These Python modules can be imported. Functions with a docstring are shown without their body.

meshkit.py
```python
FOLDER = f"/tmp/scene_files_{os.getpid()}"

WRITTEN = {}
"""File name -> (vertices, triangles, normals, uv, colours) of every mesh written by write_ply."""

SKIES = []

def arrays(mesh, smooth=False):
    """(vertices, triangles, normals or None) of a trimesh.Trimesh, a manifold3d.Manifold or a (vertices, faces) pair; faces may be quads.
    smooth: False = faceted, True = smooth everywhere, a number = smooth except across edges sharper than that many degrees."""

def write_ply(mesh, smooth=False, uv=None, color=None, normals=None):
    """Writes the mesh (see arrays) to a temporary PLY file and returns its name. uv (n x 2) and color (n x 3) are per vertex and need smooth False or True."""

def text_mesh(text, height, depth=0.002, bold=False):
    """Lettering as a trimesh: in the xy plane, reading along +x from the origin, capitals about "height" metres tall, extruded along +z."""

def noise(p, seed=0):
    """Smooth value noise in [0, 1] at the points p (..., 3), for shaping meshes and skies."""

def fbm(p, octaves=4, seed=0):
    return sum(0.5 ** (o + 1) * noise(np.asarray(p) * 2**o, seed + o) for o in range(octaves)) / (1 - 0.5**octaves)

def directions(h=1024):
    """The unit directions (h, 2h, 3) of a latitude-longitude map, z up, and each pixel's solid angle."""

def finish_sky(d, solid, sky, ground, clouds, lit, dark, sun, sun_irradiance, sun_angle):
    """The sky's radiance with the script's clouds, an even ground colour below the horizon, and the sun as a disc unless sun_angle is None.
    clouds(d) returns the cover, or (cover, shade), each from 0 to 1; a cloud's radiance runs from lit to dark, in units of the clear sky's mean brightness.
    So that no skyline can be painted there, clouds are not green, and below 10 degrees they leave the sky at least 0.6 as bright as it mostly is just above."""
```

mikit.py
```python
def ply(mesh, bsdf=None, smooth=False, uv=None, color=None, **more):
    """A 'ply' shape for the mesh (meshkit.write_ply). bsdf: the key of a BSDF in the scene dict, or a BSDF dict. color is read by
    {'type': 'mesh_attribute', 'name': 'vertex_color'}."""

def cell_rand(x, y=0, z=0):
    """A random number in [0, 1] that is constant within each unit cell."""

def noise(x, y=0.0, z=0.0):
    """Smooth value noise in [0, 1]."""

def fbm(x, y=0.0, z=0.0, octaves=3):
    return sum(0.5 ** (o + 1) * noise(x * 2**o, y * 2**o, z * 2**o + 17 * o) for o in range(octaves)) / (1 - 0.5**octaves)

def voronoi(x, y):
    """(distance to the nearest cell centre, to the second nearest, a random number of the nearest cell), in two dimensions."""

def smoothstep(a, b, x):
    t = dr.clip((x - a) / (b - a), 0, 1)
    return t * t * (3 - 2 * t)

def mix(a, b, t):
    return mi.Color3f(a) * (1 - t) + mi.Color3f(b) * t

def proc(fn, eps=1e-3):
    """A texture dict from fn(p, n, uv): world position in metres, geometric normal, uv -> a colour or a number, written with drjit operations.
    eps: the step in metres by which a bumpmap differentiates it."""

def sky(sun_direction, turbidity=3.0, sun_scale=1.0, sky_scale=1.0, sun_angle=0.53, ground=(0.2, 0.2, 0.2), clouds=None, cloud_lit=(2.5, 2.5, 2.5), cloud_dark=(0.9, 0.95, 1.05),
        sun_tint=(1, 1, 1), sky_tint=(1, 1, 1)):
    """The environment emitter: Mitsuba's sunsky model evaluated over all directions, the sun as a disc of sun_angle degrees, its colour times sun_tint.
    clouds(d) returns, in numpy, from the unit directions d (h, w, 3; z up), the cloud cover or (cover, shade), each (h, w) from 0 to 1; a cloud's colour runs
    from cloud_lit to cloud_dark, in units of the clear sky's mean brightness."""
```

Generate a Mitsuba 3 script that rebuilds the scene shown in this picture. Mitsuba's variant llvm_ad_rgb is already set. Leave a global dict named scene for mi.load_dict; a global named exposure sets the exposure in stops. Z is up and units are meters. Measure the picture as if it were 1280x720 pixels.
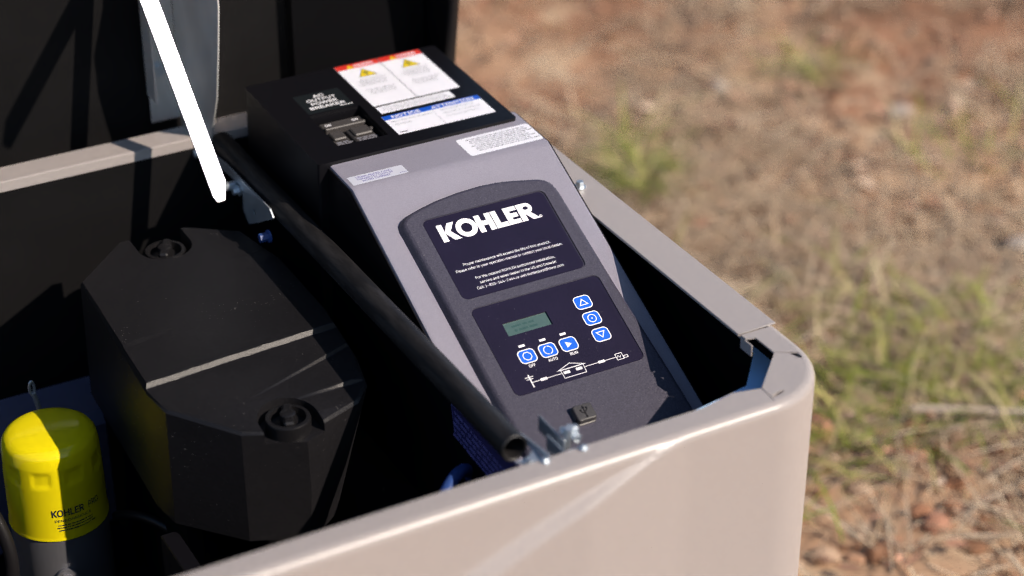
import math
import numpy as np
import trimesh
import manifold3d as m3
import shapely
from shapely.geometry import Polygon, Point, LineString, box as sbox
from shapely import affinity
from scipy.spatial import Delaunay
import mitsuba as mi
import drjit as dr
import mikit
import meshkit

T = mi.ScalarTransform4f
scene, labels = {}, {}
rng = np.random.default_rng(7)

# ------------------------------------------------------------------ camera, sky, exposure
scene['camera'] = {
    'type': 'thinlens',
    'fov': math.degrees(2 * math.atan(640 / 2620)), 'fov_axis': 'x',
    'aperture_radius': 0.0130, 'focus_distance': 1.80,
    'near_clip': 0.05, 'far_clip': 400.0,
    'to_world': T().look_at(origin=[-0.88895, -1.07052, 0.89162], target=[-0.1539, 0.26489, -0.00799], up=[0.24486, 0.44539, 0.86121]),
}
SUN = [0.405, -0.675, 0.62]
scene['sky'] = mikit.sky(SUN, turbidity=3, ground=(0.22, 0.17, 0.13), sun_tint=(0.93, 1.0, 1.20))
exposure = 1.88

# ------------------------------------------------------------------ materials
def rgb(c):
    return {'type': 'rgb', 'value': list(c)}

def mat(key, c, rough=0.5, spec=0.5, metal=0.0, bump=None, bs=0.0, eps=1e-4, **more):
    b = {'type': 'principled', 'base_color': c if isinstance(c, dict) else rgb(c), 'roughness': rough if isinstance(rough, dict) else float(rough), 'metallic': float(metal), 'specular': float(spec), **more}
    if metal > 0:
        b.pop('specular')
    if bump is not None:
        b = {'type': 'bumpmap', 'arbitrary': mikit.proc(bump, eps=eps), 'scale': bs, 'bsdf': b}
    scene[key] = {'type': 'twosided', 'bsdf': b}

N3, FB, MIX, SS = mikit.noise, mikit.fbm, mikit.mix, mikit.smoothstep

def paint_col(p, n, uv):
    d = 0.35 + 0.3 * FB(p.x * 6, p.y * 6, p.z * 6, 3)
    g = N3(p.x * 900, p.y * 900, p.z * 900)
    speck = SS(0.975, 0.99, N3(p.x * 260, p.y * 260, p.z * 260))
    c = MIX((0.360, 0.322, 0.306), (0.386, 0.347, 0.331), d)
    return MIX(c * (0.985 + 0.03 * g), (0.28, 0.23, 0.19), speck * 0.25)
mat('tan_paint', mikit.proc(paint_col), 0.33, 0.5, bump=lambda p, n, uv: N3(p.x * 420, p.y * 420, p.z * 420), bs=0.00006, eps=4e-4)

def silver_col(p, n, uv):
    g = N3(p.x * 1500, p.y * 1500, p.z * 1500)
    sm = FB(p.x * 14, p.y * 14, p.z * 14, 3)
    return MIX((0.245, 0.232, 0.280), (0.290, 0.276, 0.330), g) * (0.94 + 0.12 * sm)
mat('silver_paint', mikit.proc(silver_col), 0.42, 0.5)

def dust(p, amt=1.0):
    s = SS(0.90, 0.97, N3(p.x * 520, p.y * 520, p.z * 520)) * SS(0.45, 0.75, FB(p.x * 22, p.y * 22, p.z * 22, 2))
    return s * amt

def plast_col(p, n, uv):
    g = N3(p.x * 1100, p.y * 1100, p.z * 1100)
    sp = SS(0.86, 0.97, N3(p.x * 800 + 5, p.y * 800, p.z * 800))
    c = MIX((0.036, 0.034, 0.052), (0.066, 0.062, 0.092), g)
    return MIX(c, (0.22, 0.21, 0.22), sp * 0.35)
mat('textured_plastic', mikit.proc(plast_col), 0.55, 0.5, bump=lambda p, n, uv: N3(p.x * 750, p.y * 750, p.z * 750), bs=0.0002, eps=3e-4)

def decal_col(p, n, uv):
    sm = FB(p.x * 30, p.y * 30, p.z * 30, 3)
    return MIX((0.0085, 0.0056, 0.020), (0.0135, 0.0092, 0.030), sm) + mi.Color3f(0.25, 0.24, 0.25) * dust(p, 0.35)
mat('decal_black', mikit.proc(decal_col), 0.38, 0.4)
mat('black_steel', (0.0045, 0.0042, 0.006), 0.46, 0.25)

def cover_col(p, n, uv):
    g = N3(p.x * 600, p.y * 600, p.z * 600)
    sm = FB(p.x * 18, p.y * 18, p.z * 18, 4)
    c = MIX((0.0075, 0.0072, 0.0085), (0.0135, 0.0128, 0.0145), sm) * (0.85 + 0.3 * g)
    return c + mi.Color3f(0.30, 0.28, 0.26) * dust(p, 0.35)
mat('cover_plastic', mikit.proc(cover_col), 0.44, 0.32, bump=lambda p, n, uv: N3(p.x * 500, p.y * 500, p.z * 500), bs=0.00012, eps=4e-4)
mat('knob_plastic', (0.009, 0.0085, 0.0095), 0.40, 0.45)
mat('rubber', (0.009, 0.0082, 0.0095), 0.45, 0.4)
mat('tube_paint', mikit.proc(lambda p, n, uv: MIX((0.009, 0.0085, 0.0095), (0.022, 0.0205, 0.0215), SS(0.40, 0.72, FB(p.x * 130, p.y * 34, p.z * 130, 4)))), 0.5, 0.5)
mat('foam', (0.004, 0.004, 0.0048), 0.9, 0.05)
mat('lining', mikit.proc(lambda p, n, uv: MIX((0.0056, 0.0054, 0.0058), (0.0092, 0.0088, 0.0093), FB(p.x * 25, p.y * 25, p.z * 25, 3))), 0.85, 0.1)
mat('engine_paint', (0.085, 0.095, 0.165), 0.45, 0.4)
mat('cast_metal', (0.24, 0.24, 0.26), 0.38, metal=0.6)

def zinc_col(p, n, uv):
    w = FB(p.x * 70, p.y * 70, p.z * 70, 3)
    return MIX((0.50, 0.56, 0.62), (0.72, 0.77, 0.82), w)
mat('zinc', mikit.proc(zinc_col), 0.42, metal=0.8)
mat('zinc_dull', mikit.proc(lambda p, n, uv: MIX((0.62, 0.60, 0.57), (0.90, 0.88, 0.84), FB(p.x * 40 + 3, p.y * 40, p.z * 16, 4))), 0.34, metal=0.5)
mat('zinc_bright', mikit.proc(zinc_col), 0.34, metal=0.9)
mat('sky_blue_tint', (0.36, 0.64, 0.96), 0.42, 0.5)  # blue of the reflected sky painted in as base colour
mat('white_print', (0.86, 0.85, 0.87), 0.5, 0.3)
mat('label_white', (0.82, 0.82, 0.88), 0.45, 0.4)
mat('label_dark', (0.010, 0.013, 0.015), 0.4, 0.4)
mat('label_grey', (0.56, 0.57, 0.64), 0.45, 0.4)
mat('label_navy', (0.045, 0.035, 0.14), 0.5, 0.4)
mat('navy_print', (0.17, 0.15, 0.40), 0.5, 0.3)
mat('dark_print', (0.035, 0.035, 0.05), 0.5, 0.3)
mat('grey_print', (0.20, 0.20, 0.23), 0.5, 0.3)
mat('red_print', (0.62, 0.035, 0.025), 0.45, 0.4)
mat('blue_print', (0.01, 0.09, 0.52), 0.45, 0.4)
mat('yellow_print', (0.75, 0.58, 0.02), 0.45, 0.4)
mat('key_blue', (0.015, 0.135, 0.72), 0.40, 0.5)
mat('lcd', mikit.proc(lambda p, n, uv: MIX((0.062, 0.112, 0.110), (0.076, 0.132, 0.128), FB(p.x * 120, p.y * 40, p.z * 40, 2))), 0.3, 0.25)
mat('lcd_print', (0.045, 0.095, 0.092), 0.3, 0.25)
mat('usb_grey', (0.055, 0.053, 0.055), 0.42, 0.5)
mat('filter_yellow', (0.84, 0.70, 0.006), 0.16, 0.5)
mat('switch_grey', (0.060, 0.055, 0.054), 0.42, 0.5)

# ------------------------------------------------------------------ mesh helpers
def cat(ms):
    return trimesh.util.concatenate(list(ms))

def cbox(x0, x1, y0, y1, z0, z1, c=0.001):
    """Box with chamfered edges."""
    c = min(c, 0.45 * min(x1 - x0, y1 - y0, z1 - z0))
    pts = []
    for X, sx in ((x0, 1), (x1, -1)):
        for Y, sy in ((y0, 1), (y1, -1)):
            for Z, sz in ((z0, 1), (z1, -1)):
                pts += [(X, Y + sy * c, Z + sz * c), (X + sx * c, Y, Z + sz * c), (X + sx * c, Y + sy * c, Z)]
    return trimesh.convex.convex_hull(np.array(pts))

def cyl(p0, p1, r, n=24, cap=True, r1=None):
    p0, p1 = np.array(p0, float), np.array(p1, float)
    d = (p1 - p0) / np.linalg.norm(p1 - p0)
    a = np.cross(d, [0, 0, 1] if abs(d[2]) < 0.9 else [1, 0, 0]); a /= np.linalg.norm(a); b = np.cross(d, a)
    t = np.arange(n) * 2 * np.pi / n
    ring = np.outer(np.cos(t), a) + np.outer(np.sin(t), b)
    rings = [p0 + ring * r, p1 + ring * (r if r1 is None else r1)]
    return loft(rings, cap0=cap, cap1=cap)

def loft(rings, cap0=True, cap1=True, closed=True):
    rings = [np.asarray(r, float) for r in rings]
    n = len(rings[0]); V = np.vstack(rings); F = []
    for k in range(len(rings) - 1):
        for i in range(n if closed else n - 1):
            j = (i + 1) % n
            a, b, c, d = k * n + i, k * n + j, (k + 1) * n + j, (k + 1) * n + i
            F += [(a, b, c), (a, c, d)]
    for flag, k, rev in ((cap0, 0, True), (cap1, len(rings) - 1, False)):
        if flag:
            c = len(V); V = np.vstack([V, rings[k].mean(0)])
            for i in range(n):
                j = (i + 1) % n
                F.append((k * n + j, k * n + i, c) if rev else (k * n + i, k * n + j, c))
    return trimesh.Trimesh(V, F, process=False)

def lathe(profile, center, n=64):
    t = np.arange(n) * 2 * np.pi / n
    rings = [np.c_[center[0] + r * np.cos(t), center[1] + r * np.sin(t), np.full(n, center[2] + z)] for r, z in profile]
    return loft(rings)

def sweep(path, r, n=12):
    path = np.asarray(path, float)
    tan = np.gradient(path, axis=0); tan /= np.linalg.norm(tan, axis=1, keepdims=True)
    a = np.cross(tan[0], [0.3, 0.2, 0.9]); rings = []
    t = np.arange(n) * 2 * np.pi / n
    rr = np.broadcast_to(r, len(path))
    for p, d, q in zip(path, tan, rr):
        a = a - d * (a @ d); a /= np.linalg.norm(a); b = np.cross(d, a)
        rings.append(p + q * (np.outer(np.cos(t), a) + np.outer(np.sin(t), b)))
    return loft(rings)

def spline(pts, n=40):
    from scipy.interpolate import CubicSpline
    pts = np.asarray(pts, float)
    s = np.r_[0, np.cumsum(np.linalg.norm(np.diff(pts, axis=0), axis=1))]
    return CubicSpline(s, pts)(np.linspace(0, s[-1], n))

def prism(poly, h0, h1):
    gs = getattr(poly, 'geoms', [poly])
    out = []
    for g in gs:
        if g.area > 1e-12:
            m = trimesh.creation.extrude_polygon(g, h1 - h0, engine='earcut'); m.apply_translation([0, 0, h0]); out.append(m)
    return cat(out)

def rrect(u0, u1, v0, v1, r, n=8):
    return sbox(u0 + r, v0 + r, u1 - r, v1 - r).buffer(r, quad_segs=n)

def frame(o, a, b, c):
    M = np.eye(4); M[:3, 0], M[:3, 1], M[:3, 2], M[:3, 3] = a, b, c, o
    return M

def tr(mesh, M):
    mesh = mesh.copy(); mesh.apply_transform(M); return mesh

def dress(key, d):
    if d:
        labels[key] = d

def put(key, mesh, m, smooth=False, label=None, cat_=None, group=None, kind=None, **kw):
    k, i = key, 0
    while k in scene:
        i += 1; k = f'{key}_{i:03d}'
    scene[k] = mikit.ply(mesh, m, smooth=smooth, **kw)
    d = {a: b for a, b in (('label', label), ('category', cat_), ('group', group), ('kind', kind)) if b}
    dress(k, d)
    return k

def fat(text, width, v, h, u0, depth=0.0002, bold=False):
    """Lettering of cap height h at baseline v, squeezed to the given width (metres)."""
    m = meshkit.text_mesh(text, h, depth, bold)
    b = m.bounds
    m.apply_translation([-b[0, 0], 0, 0])
    m.apply_scale([width / (b[1, 0] - b[0, 0]), 1, 1])
    m.apply_translation([u0, v, 0])
    return m

def word_bars(u0, u1, v, h, seed, ragged=0.1, depth=0.0002):
    """A row of print too small to read."""
    r = np.random.default_rng(seed); x = u0 + (u1 - u0) * ragged * r.random(); out = []
    end = u1 - (u1 - u0) * ragged * r.random()
    while x < end:
        w = h * r.uniform(0.9, 4.2)
        out.append(trimesh.creation.box([w, h * r.uniform(0.75, 1.0), depth], T_(x + w / 2, v, depth / 2)))
        x += w + h * 0.65
    return cat(out)

def T_(x, y, z):
    M = np.eye(4); M[:3, 3] = (x, y, z); return M

MM = np.diag([0.00099435, 0.00099435, 0.00099435, 1.0])

# ================================================================== SETTING: ground, litter, grass
GZ = -0.62
def gh(x, y):
    p = np.stack([x, y, np.zeros_like(x)], -1)
    return GZ + 0.05 * (meshkit.fbm(p * 2.2, 4, 3) - 0.5) + 0.022 * (meshkit.fbm(p * 14, 3, 9) - 0.5)

ax = np.concatenate([-np.geomspace(70, 2.2, 14), np.arange(-2.0, 4.5, 0.035), np.geomspace(4.6, 70, 14)])
ay = np.concatenate([-np.geomspace(70, 2.2, 14), np.arange(-2.0, 6.0, 0.035), np.geomspace(6.1, 70, 14)])
X, Y = np.meshgrid(ax, ay, indexing='ij')
V = np.c_[X.ravel(), Y.ravel(), gh(X.ravel(), Y.ravel())]
ii, jj = np.meshgrid(np.arange(len(ax) - 1), np.arange(len(ay) - 1), indexing='ij')
q = (ii * len(ay) + jj).ravel()
F = np.vstack([np.c_[q, q + len(ay), q + len(ay) + 1], np.c_[q, q + len(ay) + 1, q + 1]])

def soil_col(p, n, uv):
    a = FB(p.x * 2.1, p.y * 2.1, 0.0, 4)
    b = FB(p.x * 13, p.y * 13, 3.0, 4)
    c = N3(p.x * 90, p.y * 90, p.z * 90)
    k = MIX((0.32, 0.165, 0.098), (0.44, 0.285, 0.180), SS(0.32, 0.66, a))
    k = MIX(k, (0.52, 0.39, 0.26), SS(0.50, 0.74, b) * 0.8)
    k = MIX(k, (0.10, 0.055, 0.035), SS(0.58, 0.78, FB(p.x * 8 + 7, p.y * 8, 1.0, 3)) * 0.8)
    return k * (0.9 + 0.2 * c)
mat('soil', mikit.proc(soil_col), 0.95, 0.1)
put('ground', trimesh.Trimesh(V, F, process=False), 'soil', True, 'dry reddish brown soil with scattered straw around the machine', kind='structure')

scene['litter_leaf'] = {'type': 'twosided', 'bsdf': {'type': 'diffuse', 'reflectance': {'type': 'mesh_attribute', 'name': 'vertex_color'}}}

def blades(n, xy, length, width, lift, cols, seed, bend=0.5, jitter=0.25):
    """Thin curved blades: three quads each narrowing to a point."""
    r = np.random.default_rng(seed)
    az = r.random(n) * 2 * np.pi
    L = r.uniform(*length, n); W = r.uniform(*width, n); el = r.uniform(*lift, n)
    d = np.c_[np.cos(az), np.sin(az)]; s = np.c_[-np.sin(az), np.cos(az)]
    base = np.c_[xy, gh(xy[:, 0], xy[:, 1]) + 0.002 + 0.012 * r.random(n)]
    V, C = [], []
    col = np.asarray(cols)[r.integers(0, len(cols), n)] * r.uniform(1 - jitter, 1 + jitter, (n, 1))
    hz, zz = np.zeros(n), np.zeros(n)
    for k, (t, w) in enumerate(((0, 1.0), (0.4, 0.9), (0.75, 0.6), (1.0, 0.08))):
        if k:
            dt = L * (t - (0, 0.4, 0.75, 1.0)[k - 1]); e = el - bend * t * np.abs(el) * 1.6
            hz = hz + np.cos(e) * dt; zz = zz + np.sin(e) * dt
        c = base + np.c_[d * hz[:, None], np.maximum(zz, -0.01)]
        off = np.c_[s * (W * w / 2)[:, None], np.zeros(n)]
        V += [c - off, c + off]; C += [col, col]
    V = np.stack(V, 1).reshape(-1, 3); C = np.stack(C, 1).reshape(-1, 3)
    b = (np.arange(n) * 8)[:, None, None]
    f = np.array([(0, 1, 3), (0, 3, 2), (2, 3, 5), (2, 5, 4), (4, 5, 7), (4, 7, 6)])[None]
    return trimesh.Trimesh(V, (b + f).reshape(-1, 3), process=False), np.clip(C, 0.01, 0.9)

def field(n, seed, lo=(0.05, -0.5), hi=(2.5, 3.2), dens=None):
    r = np.random.default_rng(seed)
    xy = r.uniform(lo, hi, (n * (4 if dens else 1), 2))
    if dens:
        p = dens(xy); xy = xy[r.random(len(xy)) < p][:n]
    keep = ~((xy[:, 0] < 0.05) & (xy[:, 1] < 0.75))
    return xy[keep]

# fallen leaves and bark flakes
def leaves(xy, size, cols, seed):
    r = np.random.default_rng(seed); n = len(xy)
    az = r.random(n) * 2 * np.pi; S = r.uniform(*size, n); ar = r.uniform(0.35, 0.7, n)
    tilt = r.normal(0, 0.35, n); curl = r.uniform(0.05, 0.35, n)
    col = np.asarray(cols)[r.integers(0, len(cols), n)] * r.uniform(0.7, 1.25, (n, 1))
    tmpl = np.array([(-1, 0), (-0.45, 0.8), (-0.45, 0), (-0.45, -0.8), (0.3, 0.75), (0.3, 0), (0.3, -0.75), (1, 0)])
    f = np.array([(0, 2, 1), (0, 3, 2), (1, 2, 5), (1, 5, 4), (2, 3, 6), (2, 6, 5), (4, 5, 7), (5, 6, 7)])
    u = tmpl[None, :, 0] * (S / 2)[:, None]; v = tmpl[None, :, 1] * (S * ar / 2)[:, None]
    h = curl[:, None] * (np.abs(tmpl[None, :, 1]) * S[:, None] * 0.35) + np.tan(tilt)[:, None] * u * 0.7
    x = u * np.cos(az)[:, None] - v * np.sin(az)[:, None] + xy[:, :1]
    y = u * np.sin(az)[:, None] + v * np.cos(az)[:, None] + xy[:, 1:]
    z = gh(xy[:, 0], xy[:, 1])[:, None] + 0.008 + np.maximum(h, -0.006) + 0.01 * r.random((n, 1))
    V = np.stack([x, y, z], -1).reshape(-1, 3)
    return trimesh.Trimesh(V, ((np.arange(n) * 8)[:, None, None] + f[None]).reshape(-1, 3), process=False), np.repeat(np.clip(col, 0.01, 0.9), 8, 0)

xy = field(4000, 21, dens=lambda q_: np.clip(3.2 * meshkit.fbm(np.c_[q_ * 2.2, q_[:, :1] * 0], 3, 8) - 1.0, 0.03, 1))
m, c = leaves(xy, (0.010, 0.038), [(0.50, 0.30, 0.20), (0.56, 0.38, 0.26), (0.38, 0.21, 0.14), (0.56, 0.32, 0.215), (0.60, 0.45, 0.33), (0.24, 0.14, 0.10), (0.16, 0.09, 0.06)], 22)
put('leaf_litter', m, 'litter_leaf', False, 'brown and tan fallen leaves and bark flakes on the soil', kind='stuff', color=c)
xy = field(40000, 31, dens=lambda q_: np.clip(2.6 * meshkit.fbm(np.c_[q_ * 2.6, q_[:, :1] * 0], 3, 5) - 0.75, 0.05, 1))
m, c = blades(len(xy), xy, (0.05, 0.16), (0.0018, 0.0045), (0.0, 0.35), [(0.54, 0.41, 0.28), (0.48, 0.35, 0.23), (0.62, 0.50, 0.36), (0.40, 0.27, 0.18)], 32)
put('dry_grass', m, 'litter_leaf', False, 'pale dry straw lying across the soil', kind='stuff', color=c)

tufts = [(0.68, 1.37, 0.035, 110), (0.655, 1.31, 0.03, 120), (0.72, 1.46, 0.04, 30), (1.14, 1.55, 0.04, 70), (1.14, 1.18, 0.06, 100), (0.63, 0.76, 0.08, 130), (0.70, 0.80, 0.09, 110), (0.54, 0.61, 0.07, 150),
         (0.77, 0.61, 0.07, 170), (0.75, 0.55, 0.06, 130), (0.66, 0.63, 0.09, 150), (0.75, 0.86, 0.10, 90), (0.40, 0.75, 0.10, 120), (0.85, 0.72, 0.06, 130), (0.58, 0.90, 0.1, 80), (1.6, 2.1, 0.1, 60), (1.5, 1.2, 0.12, 40), (0.45, 0.62, 0.06, 90)]
pts = np.vstack([rng.normal((x, y), s * 0.75, (int(k * (0.55 if s < 0.055 else 0.34)), 2)) for x, y, s, k in tufts] + [field(160, 41)])
m, c = blades(len(pts), pts, (0.05, 0.15), (0.0022, 0.0045), (0.35, 1.3), [(0.22, 0.27, 0.045), (0.30, 0.34, 0.07), (0.17, 0.20, 0.04), (0.40, 0.38, 0.13), (0.52, 0.44, 0.24)], 42, bend=0.55)
put('green_grass', m, 'litter_leaf', False, 'sparse tufts of yellow green grass growing through the straw', kind='stuff', color=c)

def stone_mesh(x, y, s, seed, flat=0.6):
    m = trimesh.creation.icosphere(subdivisions=3, radius=1.0)
    v = m.vertices * (1 + 0.55 * (meshkit.fbm(m.vertices * 1.7 + seed, 3, seed) - 0.5))[:, None]
    m.vertices = v * [s, s * 0.75, s * flat]; m.apply_transform(trimesh.transformations.rotation_matrix(seed * 1.3, [0, 0, 1]))
    m.apply_translation([x, y, float(gh(np.array([x]), np.array([y]))[0]) + s * flat * 0.45]); return m
def stone_col(p, n, uv):
    return MIX((0.34, 0.27, 0.21), (0.48, 0.42, 0.36), FB(p.x * 60, p.y * 60, p.z * 60, 3))
mat('stone', mikit.proc(stone_col), 0.9, 0.2)
mat('clay', mikit.proc(lambda p, n, uv: MIX((0.33, 0.15, 0.09), (0.45, 0.24, 0.16), FB(p.x * 50, p.y * 50, p.z * 50, 3))), 0.9, 0.2)
for (x, y, s, lab, mm_) in [(1.17, 1.35, 0.026, 'pale tan stone in the dry litter at upper right', 'stone'), (0.96, 1.57, 0.022, 'grey stone on the ground behind the label-topped box', 'stone'), (1.03, 0.89, 0.024, 'grey stone near the right edge of the picture', 'stone'),
                            (0.51, 0.67, 0.026, 'reddish clay lump in the grass beside the tan corner', 'clay'), (0.57, 0.56, 0.02, 'reddish clay lump below the long pale stick', 'clay'), (0.50, 0.42, 0.02, 'reddish clay clod at the bottom right of the picture', 'clay')]:
    put('stone', stone_mesh(x, y, s, len(labels) % 11 + 1), mm_, 30, lab, 'stone')
cr = np.random.default_rng(77)
cxy = field(1800, 78, dens=lambda q_: np.clip(3.0 * meshkit.fbm(np.c_[q_ * 2.4, q_[:, :1] * 0 + 5], 3, 12) - 1.1, 0.02, 1))
cxy = np.vstack([cxy, cr.uniform((0.36, 0.30), (0.75, 0.62), (130, 2))])
ico = trimesh.creation.icosphere(subdivisions=1)
cv, cf, cc = [], [], []
for q_, (x, y) in enumerate(cxy):
    s_ = 0.004 + 0.010 * cr.random() ** 2
    v_ = ico.vertices * (1 + 0.35 * (cr.random((len(ico.vertices), 1)) - 0.5)) * [s_ * cr.uniform(0.8, 1.5), s_, s_ * cr.uniform(0.5, 0.8)]
    a_ = cr.random() * 6.28; c_, n_ = math.cos(a_), math.sin(a_)
    v_ = v_ @ np.array([[c_, n_, 0], [-n_, c_, 0], [0, 0, 1]])
    cv.append(v_ + [x, y, float(gh(np.array([x]), np.array([y]))[0]) + s_ * 0.35]); cf.append(ico.faces + q_ * len(ico.vertices))
    cc.append(np.tile(np.array([(0.36, 0.18, 0.105), (0.42, 0.25, 0.16), (0.28, 0.15, 0.09), (0.46, 0.32, 0.22)][cr.integers(4)]) * cr.uniform(0.8, 1.15), (len(ico.vertices), 1)))
put('soil_clods', trimesh.Trimesh(np.vstack(cv), np.vstack(cf), process=False), 'litter_leaf', False, 'small reddish brown clods of earth strewn over the soil', kind='stuff', color=np.vstack(cc))
put('stick', sweep(spline([(0.60, 0.60, GZ + 0.05), (0.68, 0.56, GZ + 0.045), (0.78, 0.50, GZ + 0.04), (0.9, 0.42, GZ + 0.03)], 14), np.linspace(0.0038, 0.002, 14), 8), 'stone', 30, 'long pale dry stick lying over the green grass', 'stick')

# ================================================================== ENCLOSURE (tan sheet steel)
E_ = 'generator_enclosure'
labels[E_] = {'label': 'tan steel generator enclosure with its black lined lid raised', 'category': 'generator'}
R, RE, ZB = 0.066, 0.008, GZ + 0.05
def crease(x, z):
    d = np.maximum(-(x + 0.149), 0)
    zc = -(0.25 * d + 0.55 * d * d)
    w = 0.003 + 0.075 * d
    t = np.clip((zc - z) / w + 0.5, 0, 1); t = t * t * (3 - 2 * t)
    return -0.0095 * np.clip(d / 0.09, 0, 1) * t

def wall_strip(path_pts, normals, nz=120, bulge=False):
    """Outer skin swept along a path: rolled top edge, then straight down."""
    a = np.linspace(0, np.pi / 2, 9)
    prof = [(-RE + RE * math.sin(t), -RE + RE * math.cos(t)) for t in a] + [(0.0, z) for z in -RE - np.r_[np.geomspace(0.002, 0.25, nz - 1), -ZB - RE][0:nz]]
    rings = []
    for p, nrm in zip(path_pts, normals):
        ring = np.array([(p[0] + nrm[0] * o, p[1] + nrm[1] * o, z) for o, z in prof])
        if bulge:
            ring[:, 1] += crease(ring[:, 0], ring[:, 2]) * np.clip(-ring[:, 2] / RE, 0, 1)
        rings.append(ring)
    m = loft(rings, False, False, closed=False)
    return m

xs = np.r_[np.linspace(-1.22, -0.75, 12)[:-1], np.linspace(-0.75, -R, 120)]
front_skin = wall_strip([(x, 0.0) for x in xs], [(0, -1)] * len(xs), bulge=True)
def flat(poly, z, th):
    return prism(Polygon(poly), z - th, z)
lip = cbox(-1.2, -0.118, 0.0235, 0.0250, -0.014, -0.0017, 0.0003)
front_fl = flat([(-1.22, RE), (-0.0665, RE), (-0.0655, 0.0145), (-0.0652, 0.0262), (-0.0884, 0.0315), (-0.1205, 0.0252), (-1.22, 0.0245)], 0.0, 0.0014)
put(E_ + '__front_panel', cat([front_skin, front_fl, lip]), 'tan_paint', 40)
ang = np.radians(np.linspace(-90, 0, 28))
corner_skin = wall_strip([(-R + R * math.cos(t), R + R * math.sin(t)) for t in ang], [(math.cos(t), math.sin(t)) for t in ang])
ri = R - RE
arc = lambda a0, a1, n=14: [(-R + ri * math.cos(t), R + ri * math.sin(t)) for t in np.radians(np.linspace(a0, a1, n))]
corner_fl = Polygon(arc(-89.5, -12) + [(-0.0262, 0.0640), (-0.0639, 0.0268), (-0.0648, 0.0145)]).difference(affinity.rotate(affinity.scale(Point(-0.0128, 0.0535).buffer(0.0025), 1, 2.7), 18)).difference(affinity.rotate(affinity.scale(Point(-0.0575, 0.0140).buffer(0.0016), 4.2, 1), 12))
slit_backing = Polygon(arc(-96, 4) + [(-RE - 0.002, 0.090), (-0.0200, 0.0880), (-0.0235, 0.0640), (-0.0625, 0.0245), (-0.072, 0.0245)])  # hidden backing added under the corner slits to keep sunlight out
corner_fl2 = Polygon(arc(-10.5, 0) + [(-RE, 0.0985), (-0.0345, 0.0985), (-0.0345, 0.0925), (-0.0262, 0.0900), (-0.0262, 0.0652)])
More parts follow.
